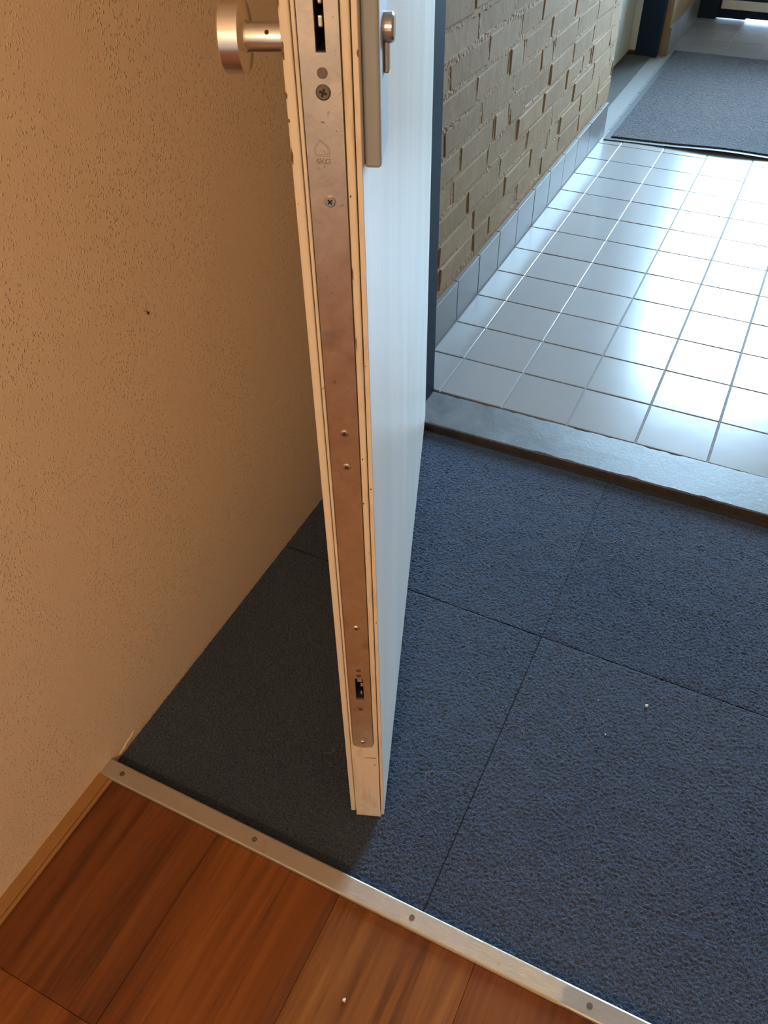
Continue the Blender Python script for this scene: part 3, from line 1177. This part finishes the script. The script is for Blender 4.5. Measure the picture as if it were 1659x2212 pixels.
bmesh.ops.recalc_face_normals(bm, faces=bm.faces)
me = bpy.data.meshes.new('strip_screw')
bm.to_mesh(me)
bm.free()
me.materials.append(MT['dull_steel'])
me.materials.append(MT['recess'])
for x in (0.1007, 0.3311, 0.5713, 0.806, 1.04, 1.275, 1.51):
    inst('screw', me, TS, (x, -1.2309, 0.0002), (0, 0, RND.uniform(0, 1)))

# ------------------------------------------------------------------ neighbouring door in the hallway wall
D2 = empty('door_2', (-0.07, 2.12, 0.0))
tag(D2, 'closed white door in a shaded green-grey colour set back in the brick wall with dark blue frame', 'door', kind='structure')


def child(name, lst, m, parent, bevel=0.0):
    o = boxes(name, lst, m, None, bevel)
    o.parent = parent
    o.location = -Vector(parent.location)
    return o


child('leaf', [(-0.142, -0.098, 1.60, 2.655, 0.012, 2.10)], 'door2', D2, 0.002)
child('leaf_lip', [(-0.098, -0.066, 2.60, 2.655, 0.022, 2.10)], 'door2', D2, 0.002)
child('jamb', [(-0.066, 0.030, 2.605, 2.659, 0.0, 2.15)], 'blue', D2, 0.002)
child('jamb', [(-0.098, 0.020, 1.589, 1.605, 0.0, 2.15)], 'blue', D2, 0.002)
child('sill', [(-0.098, 0.005, 1.606, 2.604, -0.0012, 0.004)], 'base', D2, 0.0015)

# ------------------------------------------------------------------ outer door at the end of the hallway
D3 = empty('door_3', (0.665, 3.41, 0.0))
tag(D3, 'glazed dark blue outer door at the end of the hallway', 'door', kind='structure')
child('jamb', [(0.068, 0.158, 3.370, 3.46, 0.0, 2.27)], 'blue', D3, 0.002)
child('jamb', [(1.172, 1.262, 3.370, 3.46, 0.0, 2.27)], 'blue', D3, 0.002)
child('frame_head', [(0.158, 1.172, 3.370, 3.46, 2.19, 2.27)], 'blue', D3, 0.002)
child('bottom_rail', [(0.1585, 0.300, 3.395, 3.435, 0.003, 0.62), (0.300, 1.1715, 3.395, 3.435, 0.0085, 0.62)], 'blue', D3, 0.002)
child('top_rail', [(0.1585, 1.1715, 3.395, 3.435, 2.10, 2.186)], 'blue', D3, 0.002)
child('stile', [(0.1585, 0.235, 3.395, 3.435, 0.62, 2.10)], 'blue', D3, 0.002)
child('stile', [(1.095, 1.1715, 3.395, 3.435, 0.62, 2.10)], 'blue', D3, 0.002)
child('glass_pane', [(0.235, 1.095, 3.412, 3.418, 0.62, 2.10)], 'glass', D3)
child('weather_bar', [(0.172, 1.158, 3.378, 3.395, 0.046, 0.086)], 'alu', D3, 0.003)

# ------------------------------------------------------------------ doormat in the hallway
bm = bmesh.new()
NX, NY = 36, 44
BORD = 0.022


def mat_pt(u, v, off=0.0):
    xl = 0.080 + 0.0055 * v
    xr = 0.98
    x = xl + (xr - xl) * u
    yf = 1.530 + 0.040 * (x - 0.08) / 0.553 + 0.006 * math.sin(x * 9)
    yb = 2.745
    y = yf + (yb - yf) * v
    lift = 0.010 * math.exp(-((x - 0.50) / 0.16) ** 2) * math.exp(-(v / 0.07) ** 2)
    return Vector((x, y, 0.001 + lift + off))


def mat_grid(name, u0, u1, v0, v1, th, m, parent, z=0.0):
    bm = bmesh.new()
    top = [[bm.verts.new(mat_pt(u0 + (u1 - u0) * i / NX, v0 + (v1 - v0) * j / NY, th + z)) for j in range(NY + 1)] for i in range(NX + 1)]
    bot = [[bm.verts.new(mat_pt(u0 + (u1 - u0) * i / NX, v0 + (v1 - v0) * j / NY, z)) for j in range(NY + 1)] for i in range(NX + 1)]
    for i in range(NX):
        for j in range(NY):
            bm.faces.new((top[i][j], top[i + 1][j], top[i + 1][j + 1], top[i][j + 1]))
            bm.faces.new((bot[i][j], bot[i][j + 1], bot[i + 1][j + 1], bot[i + 1][j]))
    for i in range(NX):
        for j in (0, NY):
            bm.faces.new((top[i][j], top[i + 1][j], bot[i + 1][j], bot[i][j]))
    for j in range(NY):
        for i in (0, NX):
            bm.faces.new((top[i][j], top[i][j + 1], bot[i][j + 1], bot[i][j]))
    return obj(name, bm, m, parent)


DM = empty('doormat', (0, 0, 0))
tag(DM, 'large blue-grey doormat with black rubber border on the hallway tiles', 'doormat')
mat_grid('rubber_border', 0, 1, 0, 1, 0.0022, 'rubber', DM)
mat_grid('pile', 0.024, 0.976, 0.020, 0.985, 0.0055, 'mat', DM, 0.0015)

# ------------------------------------------------------------------ lamp of the room (behind the camera)
LP = empty('pendant_lamp', (0.95, -2.9, 2.5))
tag(LP, 'small pendant lamp hanging from the ceiling over the wooden floor', 'lamp')
bm = bmesh.new()
lathe(bm, [(0, 0.05), (-0.02, 0.05), (-0.025, 0.01)], (0, 0, 1), (0, 0, 0), 24)
obj('ceiling_rose', bm, 'white_wall', LP)
bm = bmesh.new()
tube(bm, [(0, 0, -0.02), (0, 0, -0.72)], 0.003)
obj('cord', bm, 'seal', LP)
t = NT('lit_bulb_glass')
em = t.n('ShaderNodeEmission')
em.inputs['Color'].default_value = (1, 0.62, 0.30, 1)
em.inputs['Strength'].default_value = 10
t.l(em.outputs[0], t.t.nodes['Material Output'].inputs['Surface'])
bm = bmesh.new()
lathe(bm, [(-0.03, 0.014), (0.0, 0.016)], (0, 0, 1), (0, 0, -0.72), 16)
obj('socket', bm, 'seal', LP)
bm = bmesh.new()
bmesh.ops.create_uvsphere(bm, u_segments=20, v_segments=12, radius=0.03, matrix=Matrix.Translation((0, 0, -0.778)))
obj('bulb', bm, t.m, LP, smooth=True)
ld = bpy.data.lights.new('bulb_light', 'POINT')
ld.energy = LAMP_W
ld.color = (1.0, 0.64, 0.345)
ld.shadow_soft_size = 0.035
lo = bpy.data.objects.new('bulb_light', ld)
C.objects.link(lo)
lo.parent = LP
lo.location = (0, 0, -0.845)

# ------------------------------------------------------------------ small things
# insect on the plaster
IN = empty('insect', (XW, -0.924, 0.598))
tag(IN, 'tiny dark insect sitting on the plaster wall', 'insect')
bm = bmesh.new()
bmesh.ops.create_uvsphere(bm, u_segments=10, v_segments=6, radius=1.0, matrix=Matrix.Translation((0.0009, 0.0005, -0.001)) @ Matrix.Rotation(math.radians(28), 4, 'X') @ Matrix.Diagonal((0.0008, 0.0011, 0.0034, 1)))
obj('body', bm, 'speck', IN, smooth=True)
for dy, dz in ((-0.004, 0.004), (-0.002, 0.006), (0.004, -0.001), (-0.003, -0.001)):
    bm = bmesh.new()
    tube(bm, [(0.0008, 0, 0.0), (0.0014, dy * 0.6, dz * 0.6), (0.0003, dy, dz)], 0.00022, 4)
    obj('leg', bm, 'speck', IN)

# loose plaster flake at the foot of the wall
bm = bmesh.new()
pts = [(XW, -1.204 + 0.006 * i, -0.013 + 0.0016 * i + 0.001 * math.sin(i * 2.3)) for i in range(8)]
tube(bm, pts, [0.0006, 0.0016, 0.0024, 0.0015, 0.0021, 0.0012, 0.0015, 0.0004], 7)
fl = obj('plaster_flake', bm, 'plaster', wall_left)

for q, (x, y, s, lab) in enumerate([(0.772, -0.773, 0.0026, 'round white crumb on the carpet tile near the crosswise seam'),
                                    (0.7265, -0.851, 0.0013, 'tiny white crumb on the carpet beyond the round one'),
                                    (0.700, -0.795, 0.0010, 'minute pale crumb on the carpet beside the seam'),
                                    (0.441, -1.100, 0.0010, 'minute pale crumb on the carpet by the door foot')]):
    bm = bmesh.new()
    bmesh.ops.create_icosphere(bm, subdivisions=2, radius=s, matrix=Matrix.Translation((0, 0, 0)))
    for v in bm.verts:
        v.co *= 1 + 0.25 * noise.noise(v.co * 900 + Vector((q, 0, 0)))
    o = tag(obj('crumb', bm, 'crumb', smooth=True), lab, 'crumb', 'crumbs on the carpet')
    o.location = (x, y, ZC + s * 0.7)
for q, (x, y, a, ln, lab) in enumerate([(0.542, -0.391, 0.3, 0.03, 'short pale hair on the carpet near the stone threshold'),
                                        (0.612, -0.430, -0.3, 0.05, 'long curved pale hair on the carpet below the stone threshold'),
                                        (0.600, -0.905, -0.2, 0.03, 'pale hair across the lengthwise carpet seam'),
                                        (0.352, -1.057, 0.9, 0.018, 'curled hair on the dark carpet beside the door edge'),
                                        (0.510, -1.030, 1.1, 0.02, 'pale hair on the carpet right beside the white door face')]):
    bm = bmesh.new()
    pts = []
    for i in range(9):
        s = i / 8 - 0.5
        c = 0.35 * ln * (s * s * 4 - 1) * (1 if q % 2 else -1)
        pts.append((s * ln * math.cos(a) - c * math.sin(a), s * ln * math.sin(a) + c * math.cos(a), 0.0006))
    tube(bm, pts, 0.00022, 4)
    o = tag(obj('hair', bm, 'hair'), lab, 'hair', 'hairs on the carpet')
    o.location = (x, y, ZC)
bm = bmesh.new()
bmesh.ops.create_icosphere(bm, subdivisions=2, radius=0.0022)
for v in bm.verts:
    v.co *= 1 + 0.5 * noise.noise(v.co * 700)
    v.co.z *= 0.5
o = tag(obj('lint_fluff', bm, 'crumb'), 'white fleck of lint on the wooden planks', 'lint')
o.location = (0.536, -1.352, -0.0052)
